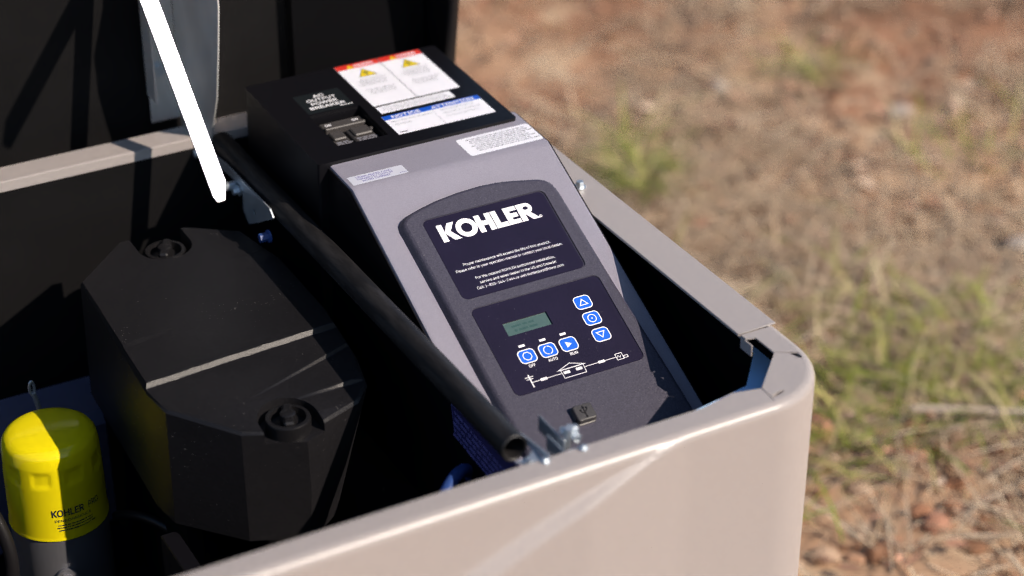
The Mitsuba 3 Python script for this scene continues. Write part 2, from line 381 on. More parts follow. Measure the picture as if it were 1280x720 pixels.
put(E_ + '__corner_panel', cat([corner_skin, prism(corner_fl, -0.0014, 0.0), prism(corner_fl2, -0.0014, 0.0), prism(slit_backing, -0.0052, -0.0040), cbox(-0.0342, -0.0095, 0.0945, 0.1045, -0.0040, -0.0026, 0.0002), cbox(-0.0350, -0.0336, 0.083, 0.0985, -0.012, -0.0016, 0.0003)]), 'tan_paint', 40)  # a thin strip is also added under the flange gap to stop light
side_skin = wall_strip([(0.0, R), (0.0, 0.36), (0.0, 0.6745)], [(1, 0)] * 3)
side_fl0 = flat([(-RE, R), (-RE, 0.0985), (-RE - 0.001, 0.0985), (-RE - 0.001, R)], 0.0, 0.0014)
side_fl = cbox(-0.0365, 0.0006, 0.1000, 0.6745, -0.0006, 0.0008, 0.0005)
side_lip = cbox(-0.0365, -0.0351, 0.1005, 0.645, -0.0016, -0.0007, 0.0002)
put(E_ + '__right_panel', cat([side_skin, side_fl, side_lip]), 'tan_paint', 40)
back_fl = cbox(-1.22, -0.0375, 0.6455, 0.6745, -0.0014, 0.0, 0.0004)
back_out = cbox(-1.22, -0.001, 0.6752, 0.6775, ZB, -0.003, 0.0006)
put(E_ + '__back_panel', cat([back_fl, back_out, cbox(-1.22, -0.04, 0.6440, 0.6453, -0.010, -0.0002, 0.0003)]), 'tan_paint', 40)
put(E_ + '__left_panel', cat([cbox(-1.222, -1.2203, 0.0, 0.6775, ZB, 0.0, 0.0005)]), 'tan_paint')
put(E_ + '__wall_lining', cat([cbox(-1.218, -0.07, 0.0030, 0.0060, ZB, -0.010, 0.0005), cbox(-0.006, -0.004, 0.07, 0.643, ZB, -0.006, 0.0005)]), 'foam', label='black foam lining inside the walls')
put(E_ + '__back_lining', cbox(-1.218, -0.038, 0.6432, 0.6439, ZB, -0.0105, 0.0002), 'lining', label='dark grey lining inside the back wall')
put(E_ + '__floor', cbox(-1.218, -0.006, 0.005, 0.676, ZB - 0.03, ZB, 0.001), 'black_steel')
# corner bracket inside the notch; its blue is reflected sky put into the colour
br = Polygon([(-0.0100, 0.1330), (0.0, 0.100), (-0.0340, 0.0600), (-0.0640, 0.0560), (-0.150, 0.0480), (-0.150, 0.0540), (-0.0911, 0.0643), (-0.0638, 0.0689), (-0.0457, 0.0723), (-0.0117, 0.1111), (-0.0127, 0.1263)]).buffer(-0.0003)
br = br.intersection(sbox(-1, 0.007, -0.0065, 1))
put(E_ + '__corner_bracket', cat([prism(br, -0.0312, -0.0300)]), 'sky_blue_tint', label='bracket inside the front right corner with sky blue put into its colour')
# screws on the front rim
def hexbolt(x, y, z, r=0.0045, h=0.004):
    t = np.arange(6) * np.pi / 3
    rings = [np.c_[x + k * r * np.cos(t), y + k * r * np.sin(t), np.full(6, z + dz)] for k, dz in ((1, 0), (1, h * 0.7), (0.8, h))]
    return cat([loft(rings), lathe([(r * 1.35, 0), (r * 1.35, 0.0008)], (x, y, z), 20)])
for x, y in ((-0.2600, 0.0215), (-0.2272, 0.0222)):
    put(E_ + '__screw', hexbolt(x, y, 0.0003, 0.0028, 0.0026), 'zinc', 25)
put(E_ + '__screw', hexbolt(-0.0200, 0.3800, 0.0010, 0.0042, 0.006), 'zinc', 25, label='bright screw on the right rim beside the grey box')
# latch on the inside of the front rim
lat = [cbox(-0.2330, -0.2318, 0.0400, 0.0800, -0.016, -0.002, 0.0004), cbox(-0.2390, -0.2376, 0.0300, 0.0570, -0.018, -0.004, 0.0004), cbox(-0.2380, -0.2180, 0.0275, 0.0290, -0.018, -0.0022, 0.0004)]
put(E_ + '__latch', cat(lat), 'zinc', label='zinc latch bracket fixed under the front rim')
put(E_ + '__latch__pin', cat([cyl((-0.2310, 0.0500, 0.000), (-0.2180, 0.0470, 0.001), 0.0033, 16), cyl((-0.2275, 0.0460, -0.012), (-0.2275, 0.0430, 0.006), 0.0030, 14), cyl((-0.2240, 0.0505, -0.010), (-0.2240, 0.0480, 0.004), 0.0022, 14)]), 'zinc', 35)
put(E_ + '__latch__spring', sweep([(-0.2215 + 0.0032 * math.cos(t), 0.040 + 0.0009 * t / 6.28, -0.004 + 0.0032 * math.sin(t)) for t in np.linspace(0, 6 * 6.28, 120)], 0.0006, 6), 'zinc', True)

# lid: opened about its rear hinge, seen from inside
def yz_prism(poly_yz, x0, x1):
    m = prism(Polygon(poly_yz), 0, x1 - x0)
    return tr(m, frame((x0, 0, 0), (0, 1, 0), (0, 0, 1), (1, 0, 0)))
LY = 0.722
put(E_ + '__lid', cat([cbox(-1.24, -0.004, LY + 0.004, LY + 0.007, -0.062, 0.64, 0.001),
                       yz_prism([(0.660, 0.006), (0.680, 0.004), (0.682, -0.060), (LY + 0.004, -0.060), (LY + 0.004, 0.64), (0.56, 0.64), (0.648, 0.084)], -0.0045, -0.0025),
                       yz_prism([(0.660, 0.006), (LY + 0.004, 0.006), (LY + 0.004, 0.64), (0.56, 0.64), (0.648, 0.084)], -1.2395, -1.2375),
                       cbox(-1.24, -0.0045, 0.56, LY + 0.004, 0.6402, 0.6422, 0.0005)]), 'black_steel', label='open lid of the enclosure, dark inside')
put(E_ + '__lid__lining', cbox(-1.235, -0.0055, LY, LY + 0.0035, -0.060, 0.638, 0.0008), 'lining', label='dark grey lid lining lit by the sun')
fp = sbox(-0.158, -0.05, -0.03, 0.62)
m = prism(fp, 0, 0.016); put(E_ + '__lid__dark_pad', tr(m, frame((0, LY - 0.0003, 0), (1, 0, 0), (0, 0, 1), (0, -1, 0))), 'foam', label='flat black pad over the right part of the lid')  # flat pad, blacker than the lid lining around it
put(E_ + '__lid__edge_seal', sweep([(-0.0085, 0.661, 0.012), (-0.0085, 0.649, 0.084), (-0.0085, 0.60, 0.36), (-0.0085, 0.561, 0.635)], 0.0055, 10), 'rubber', True)

# ================================================================== LID STAY (zinc strap, plate and arm beside the tube)
S_ = 'lid_stay'
labels[S_] = {'label': 'galvanised folding stay with a bright flat strap propping the lid open', 'category': 'lid stay'}
s0, s1 = np.array([-0.3015, 0.553, -0.015]), np.array([-0.3215, 0.650, 0.148])
d = (s1 - s0) / np.linalg.norm(s1 - s0); nrm = np.array([0.066, -0.831, 0.5524]); nrm -= d * (nrm @ d); nrm /= np.linalg.norm(nrm); wx = np.cross(d, nrm)
st = Polygon([(-0.0072, 0.000), (-0.005, -0.005), (0.001, -0.005), (0.0072, 0.010), (0.0072, 0.312), (-0.0072, 0.312)]).buffer(0.0008)
put(S_ + '__strap', tr(prism(st, 0, 0.002), frame(s0, wx, d, nrm)), 'zinc_bright', label='flat steel strap glaring white in the sun')
put(S_ + '__plate', cat([yz_prism([(0.640, -0.008), (0.612, 0.052), (0.598, 0.110), (0.590, 0.150), (0.590, 0.190), (0.612, 0.215), (0.630, 0.275), (0.712, 0.275), (0.716, -0.030), (0.66, -0.028)], -0.2768, -0.2752),
                         cbox(-0.3075, -0.2770, 0.7145, 0.7160, -0.010, 0.275, 0.0004), cbox(-0.3091, -0.3077, 0.690, 0.716, 0.020, 0.275, 0.0004)]), 'zinc_dull', 20, label='blue grey zinc gusset plate behind the strap')
put(S_ + '__shade_link', yz_prism(Polygon([(0.655, 0.238), (0.655, 0.268), (0.44, 0.282), (0.43, 0.266), (0.44, 0.252)]), -0.2790, -0.2770), 'zinc', label='added zinc bar above the gusset plate, there to shade the lid')  # bar added out of view to throw a shadow band on the lid
arm = [(0.66, -0.022), (0.587, -0.012), (0.555, -0.010), (0.5475, -0.014), (0.549, -0.035), (0.538, -0.0425), (0.515, -0.030), (0.479, -0.009), (0.485, -0.004), (0.59, -0.006), (0.66, -0.014)]
put(S_ + '__arm', yz_prism(Polygon(arm).buffer(0.0015).difference(Point(0.523, -0.0245).buffer(0.0035)), -0.2815, -0.2800), 'zinc', label='zinc arm with a bolt hole bolted beside the tube')
for x, y, z, r in ((-0.2930, 0.643, -0.0150, 0.0042), (-0.2870, 0.5600, -0.0190, 0.0036)):
    put(S_ + '__bolt', cat([cyl((x, y, z), (x + 0.0069, y, z), r, 6), cyl((x + 0.005, y, z), (x + 0.0069, y, z), r * 1.5, 18)]), 'zinc', 25)
put(S_ + '__bolt', cat([cyl((-0.298, 0.7142, 0.046), (-0.298, 0.7085, 0.046), 0.0052, 6), cyl((-0.298, 0.7143, 0.046), (-0.298, 0.7128, 0.046), 0.0082, 20)]), 'zinc', 25)
put(S_ + '__pivot', cyl((-0.2995, 0.558, -0.011), (-0.2820, 0.566, -0.016), 0.0042, 14), 'zinc', 25)
mat('blue_nylon', (0.03, 0.07, 0.24), 0.35, 0.5)
put(S_ + '__nut', cat([cyl((-0.293, 0.484, -0.030), (-0.284, 0.484, -0.030), 0.0042, 6), cyl((-0.285, 0.484, -0.030), (-0.283, 0.484, -0.030), 0.006, 18)]), 'blue_nylon', 25, label='blue nut on the tube under the arm')

# ================================================================== SUPPORT TUBE
U_ = 'support_tube'
labels[U_] = {'label': 'black steel tube running from the front rim back past the grey box', 'category': 'tube'}
ty = np.array([0.0435, 0.07, 0.30, 0.47, 0.60, 0.64])
n = 28; t = np.arange(n) * 2 * np.pi / n
def tring(y, r, cx=-0.2655, cz=-0.009):
    return np.c_[cx + r * np.cos(t), np.full(n, y), cz + r * 1.05 * np.sin(t)]
put(U_, loft([tring(0.20, 0.0088), tring(0.0587, 0.0088), tring(0.0580, 0.0095), tring(0.0580, 0.0106), tring(0.0587, 0.0112), tring(0.075, 0.0112), tring(0.64, 0.0112)], True, True), 'tube_paint', 40)
gus = Polygon([(-0.2515, 0.075), (-0.2535, 0.0275), (-0.2620, 0.0310), (-0.2735, 0.0430), (-0.2620, 0.0440), (-0.2545, 0.0500)])
put(U_ + '__end_bracket', cat([prism(gus, -0.0105, -0.0090), yz_prism(Polygon([(0.0285, -0.0020), (0.0285, -0.0090), (0.075, -0.0090)]), -0.2522, -0.2510)]), 'zinc', label='zinc bracket holding the tube under the front rim')
put(U_ + '__end_bracket__rivet', cyl((-0.2640, 0.0385, -0.0088), (-0.2640, 0.0385, -0.0062), 0.0026, 12), 'zinc')

# ================================================================== CONTROL BOX
K_ = 'control_box'
labels[K_] = {'label': 'grey and black control box with a sloping keypad panel and white warning labels', 'category': 'control panel'}
th = math.radians(26.3)
PV, PN = np.array([0, math.cos(th), math.sin(th)]), np.array([0, -math.sin(th), math.cos(th)])
PO = np.array([-0.00502, 0.14807, -0.06924])
PT = frame(PO, (1, 0, 0), PV, PN) @ MM           # panel plane, in millimetres
al = math.atan(0.0073 / 0.1695)
BV, BN = np.array([0, math.cos(al), math.sin(al)]), np.array([0, -math.sin(al), math.cos(al)])
BT = frame((-0.00502, 0.44390, 0.05098), (1, 0, 0), BV, BN) @ MM           # top of the black breaker cover
def pm(mesh): return tr(mesh, PT)
def bm(mesh): return tr(mesh, BT)

# grey housing: bent sheet, extruded across with eased side edges
def panel_yz(v, h):
    p = PO + (PV * v + PN * h) * 0.00099435
    return p[1], p[2]
bend = [panel_yz(274, -8.0), panel_yz(277.5, -8.15)]
prof = [(0.4613, 0.0485), (0.41655, 0.0463), (0.40512, 0.04581), bend[1], panel_yz(270, -8), panel_yz(-75, -8), panel_yz(-78, -9), panel_yz(-79, -12), (0.078, -0.40), (0.4613, -0.40)]
prof = np.array(prof)
def inset(P, b):
    n_ = len(P); out = []
    for i in range(n_):
        a, c, e = P[i - 1], P[i], P[(i + 1) % n_]
        d1, d2 = (c - a) / np.linalg.norm(c - a), (e - c) / np.linalg.norm(e - c)
        n1, n2 = np.array([d1[1], -d1[0]]), np.array([d2[1], -d2[0]])
        k = (n1 + n2); out.append(c - b * k / max(0.3, (1 + n1 @ n2)))
    return np.array(out)
sgn = 1 if np.sum(prof[:, 0] * np.roll(prof[:, 1], -1) - prof[:, 1] * np.roll(prof[:, 0], -1)) > 0 else -1
def st_ring(x, b):
    P = inset(prof, sgn * b); return np.c_[np.full(len(P), x), P]
xl, xr = -0.2382, -0.0423
b_ = 0.003
bev = [(xl, b_), (xl + b_ * 0.29, b_ * 0.29), (xl + b_, 0), (xr - b_, 0), (xr - b_ * 0.29, b_ * 0.29), (xr, b_)]
put(K_ + '__housing', loft([st_ring(x, b) for x, b in bev], False, False), 'silver_paint', 35, label='grey painted sloping housing')
side = Polygon([(p[0], p[1]) for p in prof]).buffer(-0.0022)
put(K_ + '__side_cover', cat([yz_prism(side, xl - 0.0012, xl - 0.0002), yz_prism(side, xr + 0.0002, xr + 0.0012)]), 'black_steel', label='black side of the grey housing')

# black breaker cover with a window for the breakers
outer = rrect(-245.5, -45.5, 0.2, 168, 3)
win = Polygon([(-214, 87), (-165.5, 87), (-166.5, 25), (-214, 26)]).buffer(1.2)
cov = [bm(prism(outer.difference(win), -2.5, 0)), bm(prism(outer.buffer(-0.2).difference(outer.buffer(-2.2)), -330, -2.5)), bm(prism(outer.buffer(-0.25), -331, -330.2)),
       bm(prism(win.difference(win.buffer(-1.0)), -34, -2.5)), bm(prism(win.buffer(-1.0), -34.6, -33.6))]
put(K_ + '__breaker_cover', cat(cov), 'black_steel', 30, label='black cover at the top of the control box')
put(K_ + '__cover_screw', bm(lathe([(3.2, 0), (3.2, 1.2), (1.5, 2.4)], (-43.2, 62, -9), 18)), 'zinc', 30)
# breakers: two rocker bodies and the tie bar across them
def breaker(u0, u1, seed):
    body = [cbox(u0, u1, 31, 62, -30, -7.5, 1.2), cbox(u0 + 2.4, u1 - 2.4, 45, 60, -7.5, -5.0, 1.2)]
    k = put(K_ + '__breaker', bm(cat(body)), 'switch_grey', 20)
    put(k + '__lettering', bm(tr(cat([word_bars(u0 + 1.6, u1 - 1.6, v, 1.7, seed + i, 0.1, 0.25) for i, v in enumerate((34.0, 36.6, 39.2, 41.8))]), T_(0, 0, -7.45))), 'grey_print')
breaker(-211.5, -194.0, 11); breaker(-190.5, -168.0, 21)
put(K_ + '__breaker_bar', bm(cat([cbox(-209, -167, 69, 81, -14, -7.0, 1.0), cbox(-208.5, -168.0, 65.5, 70, -16, -5.0, 0.8)])), 'switch_grey', 20, label='grey tie bar across the two breakers')
for u_ in (-205, -178):
    put(K_ + '__breaker_bar__lettering', bm(tr(fat('ON', 6, 73.5, 3.4, u_, 0.25, True), T_(0, 0, -6.95))), 'white_print')
put(K_ + '__window_post', bm(lathe([(2.2, -26), (2.2, -5.5), (1.4, -4.8)], (-169.2, 52, 0), 14)), 'switch_grey', 30)

# labels on the black cover
def plate(key, poly, z0, z1, m, label=None, M=bm):
    return put(key, M(prism(poly, z0, z1)), m, label=label)
k = plate(K_ + '__breaker_label', rrect(-214, -168, 90, 128, 1.5), 0.02, 0.10, 'label_dark', 'black label reading AC OUTPUT POWER BREAKER')
tx = [fat(s, w, v, 4.7, -191 - w / 2, 0.1, True) for s, w, v in (('AC', 11, 119.0), ('OUTPUT', 29, 111.8), ('POWER', 26, 104.6), ('BREAKER', 35, 97.2))]
put(k + '__lettering', bm(tr(cat(tx + [word_bars(-181, -169, 94.2, 1.4, 5, 0.05, 0.1)]), T_(0, 0, 0.11))), 'white_print')

def danger(u0, u1, v0, v1, seed, lab):
    k = plate(K_ + '__warning_label', sbox(u0, v0, u1, v1), 0.02, 0.12, 'label_white', lab)
    put(k + '__header', bm(prism(sbox(u0 + 0.1, v1 - 9.6, u1 - 0.1, v1 - 0.1), 0.13, 0.18)), 'red_print', label='red header strip')
    c = u0 + 14
    put(k + '__header_symbol', bm(prism(Polygon([(c - 3.6, v1 - 8.8), (c + 3.6, v1 - 8.8), (c, v1 - 1.6)]), 0.19, 0.22)), 'yellow_print')
    put(k + '__header_lettering', bm(tr(fat('DANGER', 20, v1 - 7.2, 4.6, u0 + 19, 0.03, True), T_(0, 0, 0.19))), 'white_print')
    c = (u0 + u1) / 2 + 1
    tri = Polygon([(c - 10, v1 - 29.5), (c + 10, v1 - 29.5), (c, v1 - 12.8)])
    put(k + '__symbol', bm(prism(tri.buffer(-0.8), 0.13, 0.17)), 'yellow_print', label='yellow warning triangle')
    bolt = Polygon([(c + 0.8, v1 - 17.5), (c - 2.6, v1 - 23.4), (c - 0.2, v1 - 23.2), (c - 1.4, v1 - 28.2), (c + 2.6, v1 - 21.9), (c + 0.2, v1 - 22.1)])
    pr = [prism(tri.difference(tri.buffer(-0.8)), 0.14, 0.19), prism(bolt, 0.18, 0.22)]
    put(k + '__symbol_outline', bm(cat(pr)), 'dark_print')
    rows = [v1 - 34.5 - 3.0 * i for i in range(5)] + [v1 - 56 - 3.0 * i for i in range(4)]
    put(k + '__lettering', bm(tr(cat([word_bars(u0 + 6, u1 - 6, v, 1.15, seed + i, 0.18, 0.03) for i, v in enumerate(rows)]), T_(0, 0, 0.13))), 'grey_print')
danger(-154.0, -109.4, 78.0, 166.6, 31, 'left warning label with a yellow triangle under a red strip')
danger(-108.6, -64.0, 78.0, 166.6, 51, 'right warning label with a yellow triangle under a red strip')
k = plate(K_ + '__notice_strip', sbox(-153.5, 62.0, -77.0, 75.3), 0.02, 0.12, 'label_white', 'narrow white strip label between the warnings and the notice')
put(k + '__lettering', bm(tr(cat([word_bars(-150, -80, v, 1.1, 70 + i, 0.08, 0.03) for i, v in enumerate((71.5, 68.5, 65.5))]), T_(0, 0, 0.13))), 'grey_print')
k = plate(K_ + '__notice_label', sbox(-156.8, 19.0, -57.3, 56.3), 0.02, 0.12, 'label_white', 'white notice label with a blue header strip')
put(k + '__header', bm(prism(sbox(-156.7, 48.3, -57.4, 56.2), 0.13, 0.18)), 'blue_print', label='blue header strip')
for w_, a_, b_ in (('NOTICE', -148, 29), ('ATTENTION', -107.5, 44)):
    put(k + '__header_lettering', bm(tr(fat(w_, b_, 49.8, 4.9, a_, 0.03, True), T_(0, 0, 0.19))), 'white_print')
rows = [('NEUTRAL NOT BONDED', 41, 42.0, -152.5), ('TO FRAME', 18, 36.0, -152.5), ('NE PAS METTRE LE', 34, 42.8, -102), ('NEUTRE A LA MASSE', 38, 36.6, -102), ('DU BLOC MOTEUR', 34, 30.4, -102)]
put(k + '__lettering', bm(tr(cat([fat(s, w, v, 2.7, u, 0.03) for s, w, v, u in rows] + [prism(sbox(-109.2, 19.2, -108.8, 48.2), 0, 0.03), word_bars(-154, -151, 22.5, 2.2, 3, 0.0, 0.03)]), T_(0, 0, 0.13))), 'grey_print')

# labels on the flat part of the grey housing
def flat_y(y): return 0.0410 + (y - 0.4135) * (0.0027 / 0.0565)
tv = np.array([0, 0.0565, 0.0027]); tv /= np.linalg.norm(tv)
ST = frame((-0.00502, 0.40512, 0.04581), (1, 0, 0), tv, (0, -tv[2], tv[1])) @ MM
def sm(mesh): return tr(mesh, ST)
k = plate(K_ + '__data_label', rrect(-114, -39.6, -1.0, 31.0, 3), 0.03, 0.12, 'label_white', 'white label of fine print at the right of the grey top', sm)
put(k + '__lettering', sm(tr(cat([word_bars(-107 + (2 if i % 2 else 0), -46 + 2 * (i % 3), v, 1.5, 90 + i, 0.06, 0.03) for i, v in enumerate(np.linspace(26.5, 5.0, 8))]), T_(0, 0, 0.13))), 'grey_print')
k = plate(K_ + '__rating_label', rrect(-230.2, -176.8, -1.5, 13.2, 0.8), 0.03, 0.12, 'label_grey', 'small grey label at the left of the grey top', sm)
rows = [('UNBALANCED LOAD', 34, 8.6), ('CAPABILITY 100% OF', 35, 5.0), ('RATED CURRENT', 27, 1.4)]
put(k + '__lettering', sm(tr(cat([fat(s, w, v, 2.4, -206 - w / 2, 0.03, True) for s, w, v in rows] + [word_bars(-184, -179, 1.2, 0.9, 4, 0, 0.03)]), T_(0, 0, 0.13))), 'navy_print')

# bezel: lofted textured moulding with two shallow pockets
half = [(-203.5, -70), (-207, 60), (-207.2, 150), (-208.0, 212), (-208.3, 220), (-207.3, 224.5), (-204.5, 227.6), (-199, 230.4), (-188, 233.6), (-171, 237.4), (-149, 240.2), (-127, 241.2), (-110, 240.3), (-97, 238.2), (-82, 235.0), (-74, 233.2), (-68, 230.6), (-64.5, 226.6), (-62.8, 220), (-62.2, 212), (-60.5, 118), (-56.5, 15), (-54.5, -70)]
top = np.array(half)[::-1]                                    # counter-clockwise
top = top if Polygon(top).exterior.is_ccw else top[::-1]
def grow(P, b):
    n_ = len(P); out = []
    for i in range(n_):
        a, c, e = P[i - 1], P[i], P[(i + 1) % n_]
        d1, d2 = (c - a) / np.linalg.norm(c - a), (e - c) / np.linalg.norm(e - c)
        n1, n2 = np.array([d1[1], -d1[0]]), np.array([d2[1], -d2[0]])
        out.append(c + b * (n1 + n2) / (1 + n1 @ n2))
    return np.array(out)
lv = [(6.2, -8.2), (4.2, -3.6), (2.9, -1.4), (1.6, -0.45), (0.0, 0.0)]
skirt = loft([np.c_[grow(top, b - 0.6), np.full(len(top), h)] for b, h in lv], False, False)
p_up, p_key = rrect(-194.2, -73.3, 135.0, 222.8, 6), rrect(-193.6, -68.6, 33.6, 125.3, 6)
face = Polygon(grow(top, -0.6)).difference(p_up).difference(p_key)
tv_, tf_ = trimesh.creation.triangulate_polygon(face, engine='earcut')
face_m = trimesh.Trimesh(np.c_[tv_, np.zeros(len(tv_))], tf_, process=False)
pocket = []
for pk, dpt in ((p_up, -1.3), (p_key, -0.9)):
    c = np.array(pk.exterior.coords)[:-1]
    pocket.append(loft([np.c_[c, np.full(len(c), 0.0)], np.c_[c, np.full(len(c), dpt)]], False, False))
    pocket.append(prism(pk.buffer(0.3).difference(sbox(-172.6, 90.3, -130.2, 103.8)), dpt - 0.3, dpt))
put(K_ + '__bezel', pm(cat([skirt, face_m] + pocket)), 'textured_plastic', 35, label='textured black bezel around the panel')

# brand plate
k = plate(K_ + '__brand_plate', rrect(-193.6, -74.6, 135.7, 222.2, 5.6), -1.25, -0.75, 'decal_black', 'dark plate with white lettering', pm)
def lett(polys, u, s, sx):
    return affinity.translate(affinity.scale(shapely.union_all(polys), s * sx, s, origin=(0, 0)), u, 0)
Pn = Polygon
ring = Point(0.575, 0.5).buffer(0.53, quad_segs=24); hole = Point(0.575, 0.5).buffer(0.265, quad_segs=24)
glyphs = [([Pn([(0, 0), (.31, 0), (.31, 1), (0, 1)]), Pn([(.28, .50), (.60, 1), (.99, 1), (.62, .52), (1.02, 0), (.62, 0), (.28, .48)])], 0.92),
          ([affinity.scale(ring, 1.08, 1.0).difference(affinity.scale(hole, 1.08, 1.0))], 1.12),
          ([sbox(.04, 0, .35, 1), sbox(.62, 0, .93, 1), sbox(.3, .36, .7, .64)], 0.97),
          ([sbox(0, 0, .31, 1), sbox(0, 0, .68, .27)], 0.70),
          ([sbox(0, 0, .31, 1), sbox(0, 0, .70, .25), sbox(0, .75, .70, 1), sbox(0, .375, .66, .625)], 0.74),
          ([sbox(0, 0, .31, 1), sbox(.25, .40, .50, 1).union(Point(.52, .70).buffer(.30, quad_segs=16)).difference(affinity.scale(Point(.47, .71).buffer(.10), 1.4, 1)), Pn([(.30, .45), (.62, .45), (.98, 0), (.60, 0), (.31, .38)])], 0.9)]
W = sum(w for _, w in glyphs); sx = 93.5 / (W * 18.6); u = -183.9; gl = []
for polys, w in glyphs:
    gl.append(prism(affinity.translate(lett(polys, u, 18.6, sx), 0, 195.8), -0.74, -0.62)); u += w * 18.6 * sx
rg = Point(-88.2, 197.2)
gl.append(prism(rg.buffer(1.55).difference(rg.buffer(1.15)), -0.74, -0.62))
gl.append(tr(fat('R', 1.2, 196.4, 1.6, -88.8, 0.12, True), T_(0, 0, -0.74)))
put(k + '__brand_lettering', pm(cat(gl)), 'white_print', label='large white brand lettering')
rows = [('Proper maintenance will extend the life of this product.', -178, -93, 168.2), ('Please refer to your operation manual or contact your local dealer.', -187.3, -83.2, 163.1),
        ('For the nearest KOHLER authorized installation,', -173.6, -96.4, 152.6), ('service and sales dealer in the US and Canada:', -171.8, -97.2, 147.4), ('Call: 1-800-544-2444 or visit KohlerSmartPower.com', -177.0, -92.5, 142.3)]
put(k + '__lettering', pm(tr(cat([fat(s, b - a, v, 2.75, a, 0.08, False) for s, a, b, v in rows]), T_(0, 0, -0.74))), 'white_print', label='five lines of small white print')

# keypad
lcdp = sbox(-172.6, 90.3, -130.2, 103.8)
kp = rrect(-193.0, -69.2, 34.1, 124.7, 5.6).difference(lcdp)
k = plate(K_ + '__keypad', kp, -0.85, -0.35, 'decal_black', 'dark membrane keypad', pm)
c = np.array(lcdp.exterior.coords)[:-1]
put(k + '__screen', pm(prism(lcdp.buffer(0.5), -2.4, -1.8)), 'lcd', label='grey green display window')
put(k + '__screen_lettering', pm(tr(cat([word_bars(-166, -142, v, 2.2, 400 + i, 0.1, 0.04) for i, v in enumerate((99.2, 94.8))]), T_(0, 0, -1.79))), 'lcd_print')
put(k + '__screen_frame', pm(loft([np.c_[c, np.full(4, -0.36)], np.c_[c, np.full(4, -1.9)]], False, False)), 'decal_black')
def circ_ring(cx, cy, r, w, n=None):
    t = np.arange(n or 40) * 2 * np.pi / (n or 40) + (np.pi / 8 if n else 0)
    mk = lambda q_: Polygon([(cx + q_ * math.cos(a), cy + q_ * math.sin(a)) for a in t])
    return mk(r).difference(mk(r - w))
def outline(P, w):
    p = Polygon(P); return p.difference(p.buffer(-w, join_style=2))
keys = {'up': (-94.9, 102.2), 'centre': (-94.7, 84.9), 'down': (-94.6, 67.5), 'off': (-166.4, 67.5), 'auto': (-146.6, 67.5), 'run': (-126.7, 67.4)}
klab = {'up': 'blue key with an upward triangle', 'centre': 'blue key with a ring and dot', 'down': 'blue key with a downward triangle', 'off': 'blue key with an octagon above the word OFF', 'auto': 'blue key with a ring above the word AUTO', 'run': 'blue key with a play arrow above the word RUN'}
for nm, (cu, cv) in keys.items():
    o = rrect(cu - 8.1, cu + 8.1, cv - 6.8, cv + 6.8, 4.2)
    b = put(K_ + '__button', pm(cat([prism(o.buffer(-0.7), -0.34, -0.02)])), 'key_blue', label=klab[nm])
    ic = [prism(o.difference(o.buffer(-0.95)), -0.34, 0.02)]
    if nm == 'up': g = outline([(cu - 4.6, cv - 3.0), (cu + 4.6, cv - 3.0), (cu, cv + 3.9)], 0.9)
    elif nm == 'down': g = outline([(cu - 4.6, cv + 3.2), (cu + 4.6, cv + 3.2), (cu, cv - 3.7)], 0.9)
    elif nm == 'centre': g = circ_ring(cu, cv, 4.2, 0.85).union(Point(cu, cv).buffer(0.7))
    elif nm == 'off': g = circ_ring(cu, cv, 4.4, 0.85, 8)
    elif nm == 'auto': g = circ_ring(cu, cv, 4.3, 0.8).difference(sbox(cu - 0.5, cv + 2, cu + 0.5, cv + 6)).difference(sbox(cu - 0.5, cv - 6, cu + 0.5, cv - 2))
    else: g = Polygon([(cu - 2.4, cv + 3.0), (cu - 2.4, cv - 3.0), (cu + 3.0, cv)])
    ic.append(prism(g, -0.01, 0.05))
    put(b + '__icon', pm(cat(ic)), 'white_print')
for cu in (-166.5, -146.7, -127.0):
    put(k + '__indicator', pm(prism(rrect(cu - 2.9, cu + 2.9, 77.2, 79.5, 0.3), -0.34, -0.22)), 'white_print')
tx = [fat(s, b - a, 56.7, 2.6, a, 0.1, True) for s, a, b in (('OFF', -169.6, -163.3), ('AUTO', -151, -142.1), ('RUN', -129.9, -122.6))]
put(k + '__lettering', pm(tr(cat(tx), T_(0, 0, -0.34))), 'white_print')
ln = lambda pts, w=0.55: LineString(pts).buffer(w / 2, cap_style=2, join_style=2)
dia = [ln([(-174.4, 50.6), (-174.4, 38.0)], 1.1), ln([(-178.4, 48.2), (-170.6, 48.2)], 0.7), ln([(-177.6, 46.2), (-171.4, 46.2)], 0.7),
       ln([(-174, 42.8), (-146.2, 42.8)]), ln([(-123.6, 42.8), (-93.2, 42.8)]),
       rrect(-166, -159.8, 41.6, 44.1, 0.3), rrect(-110.4, -104.2, 41.6, 44.1, 0.3), rrect(-143.9, -138.0, 41.4, 44.0, 0.3), rrect(-132.2, -126.2, 41.4, 44.0, 0.3),
       outline([(-145.9, 46.0), (-145.6, 37.4), (-124.2, 37.4), (-123.7, 46.0)], 0.6), outline([(-149.4, 45.6), (-121.2, 45.6), (-135, 50.6)], 0.6),
       outline([(-93.3, 46.0), (-86.4, 46.0), (-86.4, 39.4), (-93.3, 39.4)], 0.6), outline([(-86.4, 42.6), (-82.2, 42.6), (-82.2, 39.8), (-86.4, 39.8)], 0.6),
       ln([(-92, 41.8), (-91, 43.8), (-89.6, 41.6), (-88.4, 43.6)], 0.5)]
put(k + '__diagram', pm(prism(shapely.union_all(dia), -0.34, -0.24)), 'white_print', label='white line drawing of a pole, a house and a generator')

